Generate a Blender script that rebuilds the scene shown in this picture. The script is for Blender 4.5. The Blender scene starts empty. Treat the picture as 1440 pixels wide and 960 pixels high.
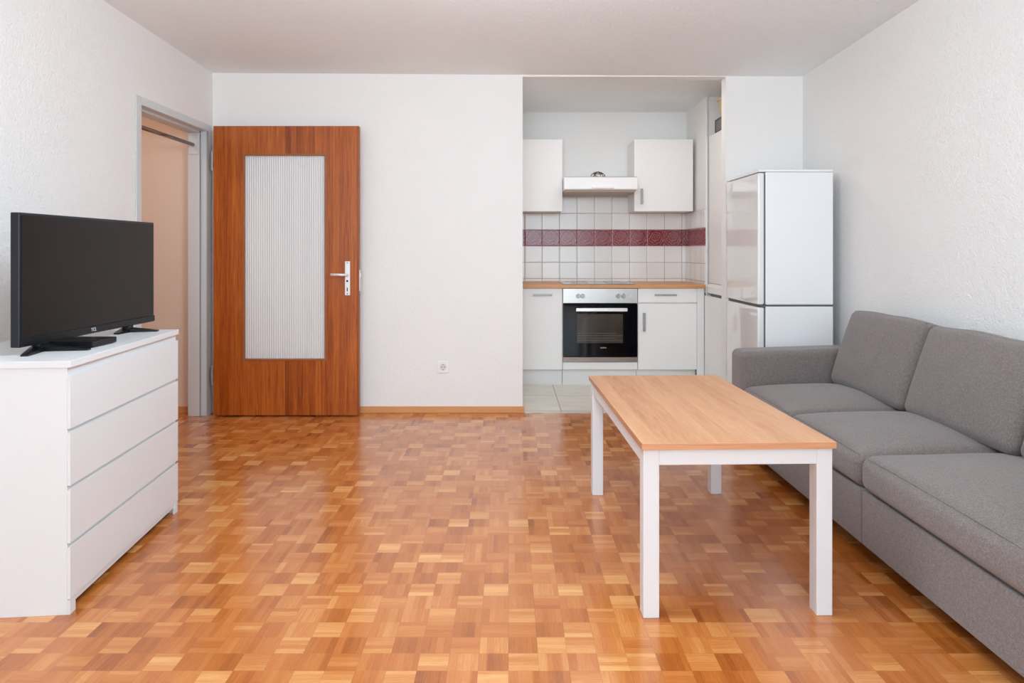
import bpy, bmesh, math, random
from mathutils import Vector, Matrix, noise as mnoise

random.seed(7)
C = bpy.context.scene.collection
PI = math.pi

# ------------------------------------------------------------------ materials
class NT:
    """tiny helper around a material node tree"""
    def __init__(self, name):
        self.m = bpy.data.materials.new(name)
        self.m.use_nodes = True
        self.t = self.m.node_tree
        self.t.nodes.clear()
        self.out = self.t.nodes.new('ShaderNodeOutputMaterial')
        self.p = self.t.nodes.new('ShaderNodeBsdfPrincipled')
        self.t.links.new(self.p.outputs[0], self.out.inputs[0])
    def set(self, sock, v):
        if hasattr(v, 'is_output') or isinstance(v, bpy.types.NodeSocket):
            self.t.links.new(v, sock)
        elif isinstance(v, (tuple, list)):
            v = tuple(v)
            n = len(sock.default_value)
            sock.default_value = v if len(v) == n else (v + (1.0,))[:n]
        else:
            sock.default_value = v
    def pin(self, **kw):
        for k, v in kw.items():
            self.set(self.p.inputs[k.replace('_', ' ')], v)
    def node(self, typ, ins=None, **props):
        n = self.t.nodes.new(typ)
        for k, v in props.items():
            setattr(n, k, v)
        for k, v in (ins or {}).items():
            self.set(n.inputs[k], v)
        return n
    def math(self, op, a, b=0.0, c=0.0):
        n = self.node('ShaderNodeMath', operation=op)
        self.set(n.inputs[0], a); self.set(n.inputs[1], b); self.set(n.inputs[2], c)
        return n.outputs[0]
    def pos(self):
        return self.node('ShaderNodeTexCoord').outputs['Object']
    def mapping(self, vec, scale=(1, 1, 1), loc=(0, 0, 0), rot=(0, 0, 0)):
        n = self.node('ShaderNodeMapping')
        self.set(n.inputs['Vector'], vec)
        n.inputs['Scale'].default_value = scale
        n.inputs['Location'].default_value = loc
        n.inputs['Rotation'].default_value = rot
        return n.outputs[0]
    def noise(self, vec, scale, detail=3.0, rough=0.5, dist=0.0):
        n = self.node('ShaderNodeTexNoise', {'Vector': vec, 'Scale': scale, 'Detail': detail, 'Roughness': rough, 'Distortion': dist})
        return n.outputs['Fac']
    def ramp(self, fac, stops, interp='LINEAR'):
        n = self.node('ShaderNodeValToRGB')
        n.color_ramp.interpolation = interp
        el = n.color_ramp.elements
        while len(el) < len(stops):
            el.new(0.5)
        for e, (p, c) in zip(el, stops):
            e.position = p
            e.color = tuple(c) + ((1.0,) if len(c) == 3 else ())
        self.set(n.inputs[0], fac)
        return n.outputs[0]
    def mix(self, fac, a, b, blend='MIX'):
        n = self.node('ShaderNodeMix', data_type='RGBA', blend_type=blend)
        self.set(n.inputs[0], fac); self.set(n.inputs[6], a); self.set(n.inputs[7], b)
        return n.outputs[2]
    def bump(self, h, strength, dist=0.01):
        n = self.node('ShaderNodeBump', {'Strength': strength, 'Distance': dist, 'Height': h})
        self.t.links.new(n.outputs[0], self.p.inputs['Normal'])
    def sep(self, vec):
        n = self.node('ShaderNodeSeparateXYZ', {0: vec})
        return n.outputs[0], n.outputs[1], n.outputs[2]
    def comb(self, x, y, z=0.0):
        n = self.node('ShaderNodeCombineXYZ')
        self.set(n.inputs[0], x); self.set(n.inputs[1], y); self.set(n.inputs[2], z)
        return n.outputs[0]
    def white(self, vec):
        return self.node('ShaderNodeTexWhiteNoise', {'Vector': vec}, noise_dimensions='3D').outputs['Value']

def srgb(r, g, b):
    f = lambda c: (c / 255 / 12.92) if c / 255 <= 0.04045 else ((c / 255 + 0.055) / 1.055) ** 2.4
    return (f(r), f(g), f(b))

def simple(name, col, rough=0.5, metal=0.0, spec=0.5, coat=0.0, grain=None):
    n = NT(name)
    n.pin(Base_Color=col, Roughness=rough, Metallic=metal, Specular_IOR_Level=spec, Coat_Weight=coat)
    if grain:
        sc, st = grain
        n.bump(n.noise(n.pos(), sc, 2.0), st, 0.002)
    return n.m

def paint(name, col, strength=0.7, scale=100):
    n = NT(name)
    v = n.pos()
    a = n.noise(v, scale, 3.0, 0.6)
    b = n.noise(v, scale * 0.35, 2.0, 0.5)
    h = n.math('ADD', a, n.math('MULTIPLY', b, 0.6))
    tone = n.ramp(n.noise(v, 1.3, 2.0), [(0.3, tuple(c * 0.985 for c in col)), (0.7, col)])
    n.pin(Base_Color=tone, Roughness=0.85, Specular_IOR_Level=0.2)
    n.bump(h, strength, 0.008)
    return n.m

M = {}
M['wall'] = paint('white_woodchip_paint', (0.86, 0.85, 0.835))
M['wall_smooth'] = paint('white_smooth_paint', (0.86, 0.85, 0.835), 0.25, 110)
M['ceil'] = paint('ceiling_woodchip_paint', (0.89, 0.915, 0.925), 0.8, 95)
M['hall'] = paint('peach_hall_paint', (0.80, 0.66, 0.56), 0.15)
M['trim_white'] = simple('grey_white_steel_lacquer', (0.62, 0.64, 0.65), 0.35)
M['white_lac'] = simple('white_lacquer', (0.84, 0.835, 0.83), 0.38, grain=(40, 0.02))
M['white_chest'] = simple('white_foil', (0.725, 0.74, 0.755), 0.42, grain=(60, 0.03))
M['grey_gap'] = simple('pale_grey_carcass', (0.55, 0.55, 0.54), 0.5)
M['kitchen_white'] = simple('cream_white_melamine', (0.87, 0.855, 0.84), 0.42, grain=(30, 0.03))
M['plinth'] = simple('pale_grey_plinth', (0.78, 0.775, 0.77), 0.45)
M['fridge'] = simple('fridge_white_enamel', (0.86, 0.87, 0.885), 0.22, coat=0.2)
M['fridge_door'] = simple('fridge_door_gloss', (0.80, 0.80, 0.79), 0.07, coat=0.6)
M['gasket'] = simple('dark_grey_gasket', (0.10, 0.10, 0.115), 0.6)
M['steel'] = simple('brushed_steel', (0.50, 0.485, 0.46), 0.3, metal=1.0, grain=(200, 0.05))
M['chrome'] = simple('chrome', (0.85, 0.84, 0.83), 0.14, metal=1.0)
M['knob'] = simple('grey_steel_knob', (0.36, 0.35, 0.34), 0.3, metal=0.7)
M['alu'] = simple('satin_aluminium', (0.34, 0.33, 0.345), 0.4, metal=0.5)
M['plate'] = simple('pale_anodised_plate', (0.84, 0.83, 0.81), 0.3, metal=0.35)
M['black_glass'] = simple('black_glass', (0.003, 0.003, 0.004), 0.06, spec=0.22)
M['hob_glass'] = simple('hob_glass', (0.02, 0.02, 0.022), 0.06, coat=0.6)
M['black_plastic'] = simple('black_plastic', (0.006, 0.006, 0.008), 0.3, spec=0.25)
M['bezel'] = simple('blue_black_bezel', (0.010, 0.012, 0.020), 0.3, spec=0.35)
M['screen'] = simple('tv_screen', (0.014, 0.010, 0.009), 0.22, spec=0.17)
M['logo'] = simple('silver_logo', (0.7, 0.7, 0.7), 0.4)
M['dark'] = simple('dark_hole', (0.01, 0.01, 0.01), 0.7)
M['bronze'] = simple('dark_bronze_wire', (0.05, 0.042, 0.03), 0.4, metal=0.6)
M['beige'] = simple('cream_beige', (0.58, 0.45, 0.26), 0.6)
M['plastic_white'] = simple('white_plastic', (0.86, 0.85, 0.85), 0.3)
M['hood_under'] = simple('hood_filter_beige', (0.50, 0.43, 0.36), 0.5)
M['leg_white'] = simple('white_painted_wood', (0.74, 0.75, 0.77), 0.35, grain=(90, 0.04))
M['rod'] = simple('dark_chrome_rod', (0.30, 0.22, 0.18), 0.25, metal=0.9)
M['threshold'] = simple('silver_threshold', (0.68, 0.64, 0.58), 0.4, metal=0.5)

# -- parquet: columns of blocks, two units of lengthwise strips then one unit of cross strips,
#    each column stepped on from the last, some blocks swapped as in the real floor
def parquet(name):
    n = NT(name)
    wd, u = 0.083, 0.078
    x, y, z = n.sep(n.pos())
    x = n.math('DIVIDE', x, wd); y = n.math('DIVIDE', y, u)
    i = n.math('FLOOR', x); fx = n.math('SUBTRACT', x, i)
    p = n.math('SUBTRACT', y, i)
    k = n.math('FLOOR', n.math('DIVIDE', p, 3.0))
    q = n.math('SUBTRACT', p, n.math('MULTIPLY', k, 3.0))       # 0..3 inside the cell
    r0 = n.white(n.comb(i, k, 5.0))
    thr = n.math('SUBTRACT', 2.0, n.math('LESS_THAN', r0, 0.10))
    isV = n.math('LESS_THAN', q, thr)
    isH = n.math('SUBTRACT', 1.0, isV)
    qh = n.math('SUBTRACT', q, thr); hk = n.math('FLOOR', qh); fh = n.math('SUBTRACT', qh, hk)
    mixf = lambda va, ha: n.math('ADD', n.math('MULTIPLY', va, isV), n.math('MULTIPLY', ha, isH))
    al = mixf(q, fx)
    ac = mixf(fx, fh)
    lenA = mixf(thr, 1.0)
    sub = n.math('MULTIPLY', isH, n.math('ADD', hk, 1.0))
    r1 = n.white(n.comb(i, k, sub))
    st = n.math('FLOOR', n.math('MULTIPLY', ac, 4.0))
    r2 = n.white(n.comb(n.math('ADD', i, n.math('MULTIPLY', st, 0.137)), k, n.math('ADD', sub, st)))
    r3 = n.white(n.comb(n.math('ADD', i, n.math('FLOOR', n.math('ADD', 0.4, n.math('MULTIPLY', ac, 2.0)))), n.math('ADD', k, 17.3), sub))
    gv = n.comb(n.math('ADD', n.math('MULTIPLY', al, 0.9), n.math('MULTIPLY', r1, 40.0)), n.math('ADD', n.math('MULTIPLY', ac, 13.0), n.math('MULTIPLY', r2, 30.0)), r1)
    g = n.noise(gv, 1.6, 5.0, 0.62, 0.6)
    g2 = n.noise(gv, 5.0, 3.0, 0.6)
    t = n.math('MULTIPLY', r1, 0.34)
    t = n.math('ADD', t, n.math('MULTIPLY', r2, 0.20))
    t = n.math('ADD', t, n.math('MULTIPLY', r3, 0.24))
    t = n.math('ADD', t, n.math('MULTIPLY', n.math('SUBTRACT', g, 0.5), 0.50))
    t = n.math('ADD', t, n.math('MULTIPLY', n.math('SUBTRACT', g2, 0.5), 0.25))
    t = n.math('ADD', t, n.math('MULTIPLY', isH, 0.20))  # lighter cross strips: view-dependent sheen of the grain painted into the colour
    t = n.math('ADD', t, 0.03)
    col = n.ramp(t, [(0.0, srgb(142, 72, 22)), (0.35, srgb(184, 105, 44)), (0.62, srgb(200, 125, 63)), (1.0, srgb(230, 171, 104))])
    ea = n.math('MINIMUM', al, n.math('SUBTRACT', lenA, al))
    ec = n.math('MINIMUM', ac, n.math('SUBTRACT', 1.0, ac))
    e = n.math('MINIMUM', ea, ec)
    jt = n.math('LESS_THAN', e, 0.008)
    col = n.mix(n.math('MULTIPLY', jt, 0.3), col, srgb(110, 56, 22))
    rough = n.math('ADD', 0.16, n.math('MULTIPLY', g, 0.12))
    n.pin(Base_Color=col, Roughness=rough, Specular_IOR_Level=0.55, Coat_Weight=0.45, Coat_Roughness=0.18)
    hh = n.math('ADD', n.math('MULTIPLY', n.math('SUBTRACT', 1.0, jt), 0.6), n.math('ADD', n.math('MULTIPLY', g, 0.2), n.math('MULTIPLY', r2, 0.3)))
    n.bump(hh, 0.10, 0.0012)
    return n.m
M['parquet'] = parquet('herringbone_oak_parquet')

def wood(name, stops, axis, stretch=14.0, plank=None, rough=0.4, contrast=0.6, coat=0.0, vary=0.45):
    """grain runs along 'axis'; optional planks (across axis index, width, length)"""
    n = NT(name)
    v = n.pos()
    xyz = list(n.sep(v))
    a = 'XYZ'.index(axis)
    off = 0.0
    if plank:
        pa, w, ln = plank
        row = n.math('FLOOR', n.math('DIVIDE', xyz[pa], w))
        rr = n.white(n.comb(row, 3.1, 1.7))
        seg = n.math('FLOOR', n.math('ADD', n.math('DIVIDE', xyz[a], ln), n.math('MULTIPLY', rr, 5.0)))
        off = n.white(n.comb(row, seg, 9.0))
    sc = [stretch] * 3
    sc[a] = 1.0
    c = []
    for q in range(3):
        s = n.math('MULTIPLY', xyz[q], sc[q])
        if plank:
            s = n.math('ADD', s, n.math('MULTIPLY', off, 31.0))
        c.append(s)
    vec = n.comb(*c)
    g = n.noise(vec, 3.0, 6.0, 0.62, 0.5)
    g2 = n.noise(vec, 12.0, 4.0, 0.6)
    t = n.math('ADD', n.math('MULTIPLY', n.math('SUBTRACT', g, 0.5), contrast * 1.6), n.math('MULTIPLY', n.math('SUBTRACT', g2, 0.5), contrast))
    t = n.math('ADD', t, 0.5)
    if plank:
        t = n.math('ADD', t, n.math('MULTIPLY', n.math('SUBTRACT', off, 0.5), vary))
    col = n.ramp(t, stops)
    n.pin(Base_Color=col, Roughness=rough, Coat_Weight=coat, Coat_Roughness=0.2)
    n.bump(g2, 0.04, 0.001)
    return n.m
M['door_wood'] = wood('teak_door_veneer', [(0.05, srgb(110, 44, 4)), (0.5, srgb(160, 76, 12)), (0.95, srgb(192, 106, 36))], 'Z', 34.0, plank=(0, 0.041, 60.0), rough=0.36, contrast=0.9, vary=0.38)
M['bead_wood'] = simple('pale_brown_glazing_bead', srgb(150, 92, 52), 0.4)
M['table_wood'] = wood('light_oak_laminate', [(0.0, srgb(156, 98, 62)), (0.45, srgb(190, 134, 94)), (1.0, srgb(208, 156, 116))], 'Y', 9.0, plank=(0, 0.062, 60.0), rough=0.42, contrast=0.7, vary=0.65)
M['table_edge'] = wood('light_oak_edge_band', [(0.0, srgb(178, 118, 80)), (0.5, srgb(208, 152, 110)), (1.0, srgb(226, 178, 136))], 'X', 30.0, rough=0.42, contrast=0.6)
M['counter'] = wood('beech_worktop', [(0.0, srgb(180, 122, 76)), (0.5, srgb(210, 152, 102)), (1.0, srgb(226, 174, 124))], 'X', 12.0, plank=(1, 0.05, 0.4), rough=0.4, contrast=0.4)
M['base_wood'] = wood('light_beech_skirting', [(0.0, srgb(186, 122, 68)), (0.5, srgb(212, 150, 94)), (1.0, srgb(228, 172, 118))], 'X', 30.0, rough=0.4, contrast=0.3)

def fabric():
    n = NT('grey_woven_upholstery')
    v = n.pos()
    a = n.noise(v, 420.0, 2.0, 0.7)
    b = n.noise(n.mapping(v, (1, 1, 1), (3, 1, 7)), 160.0, 3.0, 0.7)
    c = n.noise(v, 5.0, 3.0, 0.6)
    t = n.math('ADD', n.math('MULTIPLY', a, 0.6), n.math('MULTIPLY', b, 0.4))
    col = n.ramp(t, [(0.3, srgb(82, 74, 72)), (0.5, srgb(119, 109, 106)), (0.7, srgb(158, 146, 142))])
    col = n.mix(n.math('MULTIPLY', c, 0.25), col, srgb(104, 97, 95))
    n.pin(Base_Color=col, Roughness=0.95, Specular_IOR_Level=0.15, Sheen_Weight=0.25, Sheen_Roughness=0.6)
    n.bump(t, 0.5, 0.002)
    return n.m
M['fabric'] = fabric()
M['piping'] = simple('grey_piping', srgb(112, 104, 101), 0.95, grain=(300, 0.2))
M['seam'] = simple('dark_grey_seam', srgb(58, 54, 53), 0.95)

# tiles: square white wall tiles with a patterned red course
TZ0, TP, TPX, TX0 = 1.181, 0.1535, 0.1639, 1.137
def tiles(name, hx):
    n = NT(name)
    xyz = n.sep(n.pos())
    h = n.math('DIVIDE', n.math('SUBTRACT', xyz[hx], TX0 if hx == 0 else 6.21), TPX)
    z = n.math('DIVIDE', n.math('SUBTRACT', xyz[2], TZ0), TP)
    fh = n.math('FRACT', h); fz = n.math('FRACT', z)
    eh = n.math('MINIMUM', fh, n.math('SUBTRACT', 1.0, fh))
    ez = n.math('MINIMUM', fz, n.math('SUBTRACT', 1.0, fz))
    e = n.math('MINIMUM', eh, ez)
    g = n.math('LESS_THAN', e, 0.012)
    cell = n.white(n.comb(n.math('FLOOR', h), n.math('FLOOR', z), 2.0))
    white = n.mix(cell, (0.80, 0.78, 0.765, 1), (0.88, 0.86, 0.845, 1))
    # swirling ornament of the red tiles: bands of a distorted ring field
    ch = n.math('SUBTRACT', fh, 0.5); cz = n.math('SUBTRACT', fz, 0.5)
    wv = n.node('ShaderNodeTexWave', {'Vector': n.comb(ch, cz, 0.0), 'Scale': 2.3, 'Distortion': 9.0, 'Detail': 1.5, 'Detail Scale': 1.6}, wave_type='RINGS', rings_direction='Z')
    sw = n.ramp(wv.outputs['Fac'], [(0.55, (0, 0, 0)), (0.72, (1, 1, 1))])
    red = n.mix(n.math('MULTIPLY', sw, 0.55), srgb(122, 32, 44), srgb(192, 120, 122))
    red = n.mix(n.math('MULTIPLY', g, 0.6), red, srgb(150, 80, 84))
    band = n.math('MULTIPLY', n.math('GREATER_THAN', z, 0.0), n.math('LESS_THAN', z, 1.0))
    wcol = n.mix(g, white, srgb(150, 134, 126))
    col = n.mix(band, wcol, red)
    n.pin(Base_Color=col, Roughness=n.math('ADD', 0.14, n.math('MULTIPLY', g, 0.5)))
    hgt = n.math('MINIMUM', n.math('MULTIPLY', e, 18.0), 1.0)
    n.bump(n.math('ADD', hgt, n.math('MULTIPLY', n.noise(n.pos(), 9.0, 1.0), 0.35)), 0.25, 0.003)
    return n.m
M['tile_back'] = tiles('kitchen_wall_tiles', 0)
M['tile_side'] = tiles('kitchen_side_tiles', 1)

def floor_tiles():
    n = NT('grey_floor_tiles')
    x, y, z = n.sep(n.pos())
    h = n.math('DIVIDE', n.math('SUBTRACT', x, 0.375), 0.6)
    v = n.math('DIVIDE', n.math('SUBTRACT', y, 4.705), 0.495)
    fh = n.math('FRACT', h); fv = n.math('FRACT', v)
    eh = n.math('MINIMUM', fh, n.math('SUBTRACT', 1.0, fh))
    ev = n.math('MINIMUM', fv, n.math('SUBTRACT', 1.0, fv))
    g = n.math('MAXIMUM', n.math('LESS_THAN', eh, 0.005), n.math('LESS_THAN', ev, 0.006))
    base = n.ramp(n.noise(n.mapping(n.pos(), (1, 4, 1)), 4.0, 4.0, 0.6), [(0.3, srgb(214, 206, 194)), (0.7, srgb(230, 224, 212))])
    n.pin(Base_Color=n.mix(g, base, srgb(128, 120, 110)), Roughness=0.3)
    return n.m
M['floor_tile'] = floor_tiles()

def oven_window():
    n = NT('oven_window_glass')
    x, y, z = n.sep(n.pos())
    col = n.ramp(n.noise(n.pos(), 6.0, 2.0), [(0.3, (0.035, 0.028, 0.022)), (0.7, (0.070, 0.058, 0.048))])
    n.pin(Base_Color=col, Roughness=0.10, Specular_IOR_Level=0.3)
    return n.m
M['oven_window'] = oven_window()

def ribbed_glass():
    n = NT('ribbed_privacy_glass')
    n.pin(Base_Color=(0.95, 0.95, 0.95), Roughness=0.30, Transmission_Weight=0.35, IOR=1.35, Specular_IOR_Level=0.45)
    return n.m
M['glass'] = ribbed_glass()

# ------------------------------------------------------------------ mesh helpers
def new():
    return bmesh.new()

def box(bm, x0, x1, y0, y1, z0, z1, bev=0.0, seg=2):
    x0, x1 = min(x0, x1), max(x0, x1); y0, y1 = min(y0, y1), max(y0, y1); z0, z1 = min(z0, z1), max(z0, z1)
    mat = Matrix.Translation(((x0 + x1) / 2, (y0 + y1) / 2, (z0 + z1) / 2)) @ Matrix.Diagonal((x1 - x0, y1 - y0, z1 - z0, 1))
    r = bmesh.ops.create_cube(bm, size=1.0, matrix=mat)
    if bev > 0:
        es = list({e for v in r['verts'] for e in v.link_edges})
        bmesh.ops.bevel(bm, geom=es, offset=bev, segments=seg, profile=0.5, affect='EDGES')
    return bm

def hexa(bm, pts):
    """eight corners: bottom ring of 4, then top ring of 4"""
    v = [bm.verts.new(p) for p in pts]
    for f in ((3, 2, 1, 0), (4, 5, 6, 7), (0, 1, 5, 4), (1, 2, 6, 5), (2, 3, 7, 6), (3, 0, 4, 7)):
        bm.faces.new([v[q] for q in f])
    bmesh.ops.recalc_face_normals(bm, faces=bm.faces[:])
    return bm

def cyl(bm, p0, p1, r0, r1=None, seg=24):
    p0, p1 = Vector(p0), Vector(p1)
    d = p1 - p0
    q = Vector((0, 0, 1)).rotation_difference(d.normalized()).to_matrix().to_4x4()
    bmesh.ops.create_cone(bm, cap_ends=True, segments=seg, radius1=r0, radius2=r0 if r1 is None else r1,
                          depth=d.length, matrix=Matrix.Translation((p0 + p1) / 2) @ q)
    return bm

def tube(bm, pts, r, seg=8, closed=False):
    pts = [Vector(p) for p in pts]
    n = len(pts)
    rings = []
    prev = None
    for i, p in enumerate(pts):
        if closed:
            d = pts[(i + 1) % n] - pts[i - 1]
        else:
            d = pts[min(i + 1, n - 1)] - pts[max(i - 1, 0)]
        d.normalize()
        if prev is None:
            a = d.orthogonal().normalized()
        else:
            a = prev - d * prev.dot(d)
            a.normalize()
        prev = a
        b = d.cross(a)
        rings.append([bm.verts.new(p + (a * math.cos(2 * PI * k / seg) + b * math.sin(2 * PI * k / seg)) * r) for k in range(seg)])
    rng = range(n) if closed else range(n - 1)
    for i in rng:
        A, B = rings[i], rings[(i + 1) % n]
        for k in range(seg):
            bm.faces.new((A[k], A[(k + 1) % seg], B[(k + 1) % seg], B[k]))
    if not closed:
        bm.faces.new(rings[0][::-1]); bm.faces.new(rings[-1])
    bmesh.ops.recalc_face_normals(bm, faces=bm.faces[:])
    return bm

def prism(bm, poly, axis, a0, a1):
    """extrude a 2-D polygon along an axis (0,1,2)"""
    def P(u, v, w):
        return {0: (w, u, v), 1: (u, w, v), 2: (u, v, w)}[axis]
    A = [bm.verts.new(P(u, v, a0)) for u, v in poly]
    B = [bm.verts.new(P(u, v, a1)) for u, v in poly]
    bm.faces.new(A); bm.faces.new(B[::-1])
    n = len(poly)
    for i in range(n):
        bm.faces.new((A[i], B[i], B[(i + 1) % n], A[(i + 1) % n]))
    bmesh.ops.recalc_face_normals(bm, faces=bm.faces[:])
    return bm

def soft_box(bm, x0, x1, y0, y1, z0, z1, r, n=(16, 16, 8), fn=None):
    """box with round edges of radius r; fn(p, u, v, w) moves each vertex (u, v, w run -1..1)"""
    c = Vector(((x0 + x1) / 2, (y0 + y1) / 2, (z0 + z1) / 2))
    h = Vector(((x1 - x0) / 2, (y1 - y0) / 2, (z1 - z0) / 2))
    vs = {}
    def samples(k, hk):
        # denser near the edges
        pts = [-1.0]
        for q in range(1, 5):
            pts.append(-1 + (r / hk) * q / 4)
        m = max(k, 4)
        lo, hi = -1 + r / hk, 1 - r / hk
        for q in range(1, m):
            pts.append(lo + (hi - lo) * q / m)
        pts += [-p for p in pts[:5][::-1]]
        return pts
    S = [samples(n[k], h[k]) for k in range(3)]
    N = [len(s) for s in S]
    def vert(i, j, k):
        key = (i, j, k)
        if key not in vs:
            uvw = (S[0][i], S[1][j], S[2][k])
            p = Vector([uvw[q] * h[q] for q in range(3)])
            inn = Vector([max(-h[q] + r, min(h[q] - r, p[q])) for q in range(3)])
            d = p - inn
            if d.length > 1e-9:
                # equal-angle spacing on the rounded part
                dd = Vector([math.tan(max(-1, min(1, d[q] / r)) * PI / 4) for q in range(3)])
                p = inn + dd.normalized() * r
            p = p + c
            if fn:
                p = fn(p, *uvw)
            vs[key] = bm.verts.new(p)
        return vs[key]
    def quad(a, b, cc, d):
        bm.faces.new((a, b, cc, d))
    for i in range(N[0] - 1):
        for j in range(N[1] - 1):
            for k, fl in ((0, True), (N[2] - 1, False)):
                q = [vert(i, j, k), vert(i + 1, j, k), vert(i + 1, j + 1, k), vert(i, j + 1, k)]
                bm.faces.new(q[::-1] if fl else q)
    for i in range(N[0] - 1):
        for k in range(N[2] - 1):
            for j, fl in ((0, False), (N[1] - 1, True)):
                q = [vert(i, j, k), vert(i + 1, j, k), vert(i + 1, j, k + 1), vert(i, j, k + 1)]
                bm.faces.new(q[::-1] if fl else q)
    for j in range(N[1] - 1):
        for k in range(N[2] - 1):
            for i, fl in ((0, True), (N[0] - 1, False)):
                q = [vert(i, j, k), vert(i, j + 1, k), vert(i, j + 1, k + 1), vert(i, j, k + 1)]
                bm.faces.new(q[::-1] if fl else q)
    bmesh.ops.recalc_face_normals(bm, faces=bm.faces[:])
    return bm

INV = {}
def root_of(o):
    while o.parent is not None:
        o = o.parent
    return o

def obj(name, bm, mat, parent=None, smooth=False, local=False):
    me = bpy.data.meshes.new(name)
    if parent is not None and not local:
        bmesh.ops.transform(bm, matrix=INV.get(root_of(parent).name, Matrix.Identity(4)), verts=bm.verts[:])
    bm.normal_update()
    bm.to_mesh(me); bm.free()
    for p in me.polygons:
        p.use_smooth = smooth
    me.materials.append(mat)
    o = bpy.data.objects.new(name, me)
    C.objects.link(o)
    if parent is not None:
        o.parent = parent
    return o

def thing(name, label, cat, loc=(0, 0, 0), rotz=0.0, group=None, kind=None):
    o = bpy.data.objects.new(name, None)
    o.empty_display_size = 0.1
    C.objects.link(o)
    o.location = loc
    o.rotation_euler = (0, 0, rotz)
    if kind:
        o['kind'] = kind
    o['label'] = label; o['category'] = cat
    if group:
        o['group'] = group
    INV[o.name] = (Matrix.Translation(loc) @ Matrix.Rotation(rotz, 4, 'Z')).inverted()
    return o

def struct(name, bm, mat, label=None, cat=None):
    o = obj(name, bm, mat)
    o['kind'] = 'structure'
    if label:
        o['label'] = label
    if cat:
        o['category'] = cat
    return o

def text(name, body, size, loc, rot, mat, parent, width=None):
    cu = bpy.data.curves.new(name, 'FONT')
    cu.body = body; cu.size = size; cu.extrude = 0.0004
    cu.align_x = 'CENTER'; cu.align_y = 'CENTER'
    cu.materials.append(mat)
    src = bpy.data.objects.new(name + '_source', cu)
    C.objects.link(src)
    me = bpy.data.meshes.new_from_object(src.evaluated_get(bpy.context.evaluated_depsgraph_get()))
    bpy.data.objects.remove(src); bpy.data.curves.remove(cu)
    me.materials.clear(); me.materials.append(mat)
    o = bpy.data.objects.new(name, me)
    C.objects.link(o)
    o.parent = parent
    m = INV[root_of(parent).name] @ (Matrix.Translation(loc) @ rot)
    o.location = m.to_translation(); o.rotation_euler = m.to_euler()
    return o

# ------------------------------------------------------------------ the room
YB = 4.65                 # face of the back wall
XL, XR = -2.08, 2.07      # left and right walls
YF = -4.2                 # window wall behind the viewer
def ceil_z(x, y):
    return 2.3875 + (x - XL) * (2.3625 - 2.3875) / (XR - XL) + (YB - y) * 0.0290

bm = new(); box(bm, XL - 0.13, XR + 0.1, YF - 0.2, YB, -0.1, 0.0); box(bm, -3.5, XL - 0.13, 2.3, YB, -0.1, 0.0)
struct('floor', bm, M['parquet'], 'orange oak parquet floor laid in small blocks', 'floor')
bm = new(); box(bm, 0.0, 2.3, YB + 0.0005, 6.3, -0.1, 0.0)
struct('floor_kitchen', bm, M['floor_tile'], 'pale grey tiled floor of the kitchen recess', 'floor')
bm = new()
cs = [(XL, YF), (XR, YF), (XR, YB), (XL, YB)]
hexa(bm, [(x, y, ceil_z(x, y)) for x, y in cs] + [(x, y, ceil_z(x, y) + 0.1) for x, y in cs])
struct('ceiling', bm, M['ceil'], 'white textured ceiling of the living room', 'ceiling')

# left wall with the doorway to the hall
DY0, DY1, DZ = 3.722, 4.575, 1.972
HW = 2.80
bm = new()
box(bm, XL - 0.12, XL, YF - 0.1, DY0, 0, HW)
box(bm, XL - 0.12, XL, DY0, DY1, DZ, HW)
box(bm, XL - 0.12, XL, DY1, YB, 0, HW)
struct('wall_left', bm, M['wall'], 'white woodchip wall on the left with the doorway', 'wall')
bm = new(); box(bm, XR, XR + 0.1, YF - 0.1, YB, 0, HW)
struct('wall_right', bm, M['wall'], 'white woodchip wall behind the sofa', 'wall')
KX0, KX1, KZ = 0.10, 1.527, 2.361
bm = new()
box(bm, XL - 0.12, KX0, YB, YB + 0.09, 0, HW)
box(bm, KX1, XR + 0.1, YB, YB + 0.09, 0, HW)
box(bm, KX0, KX1, YB, YB + 0.09, KZ, HW)
struct('wall_back', bm, M['wall_smooth'], 'white wall at the back with the kitchen opening', 'wall')

# window wall behind the viewer
WX0, WX1, WZ0, WZ1 = -1.95, 1.95, 0.25, 2.5
bm = new()
box(bm, XL, WX0, YF - 0.2, YF, 0, HW); box(bm, WX1, XR, YF - 0.2, YF, 0, HW)
box(bm, WX0, WX1, YF - 0.2, YF, 0, WZ0); box(bm, WX0, WX1, YF - 0.2, YF, WZ1, HW)
struct('wall_front', bm, M['wall'], 'white wall with the large window', 'wall')
win = thing('window_1', 'wide white three-pane window', 'window', (0, YF - 0.12, WZ0), kind='structure')
bm = new()
for z0, z1 in ((WZ0, WZ0 + 0.06), (WZ1 - 0.06, WZ1)):
    box(bm, WX0, WX1, YF - 0.15, YF - 0.09, z0, z1)
for x in (WX0, -0.65, 0.59, WX1 - 0.06):
    box(bm, x, x + 0.06, YF - 0.15, YF - 0.09, WZ0 + 0.06, WZ1 - 0.06)
obj('window_frame', bm, M['white_lac'], win)

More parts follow.
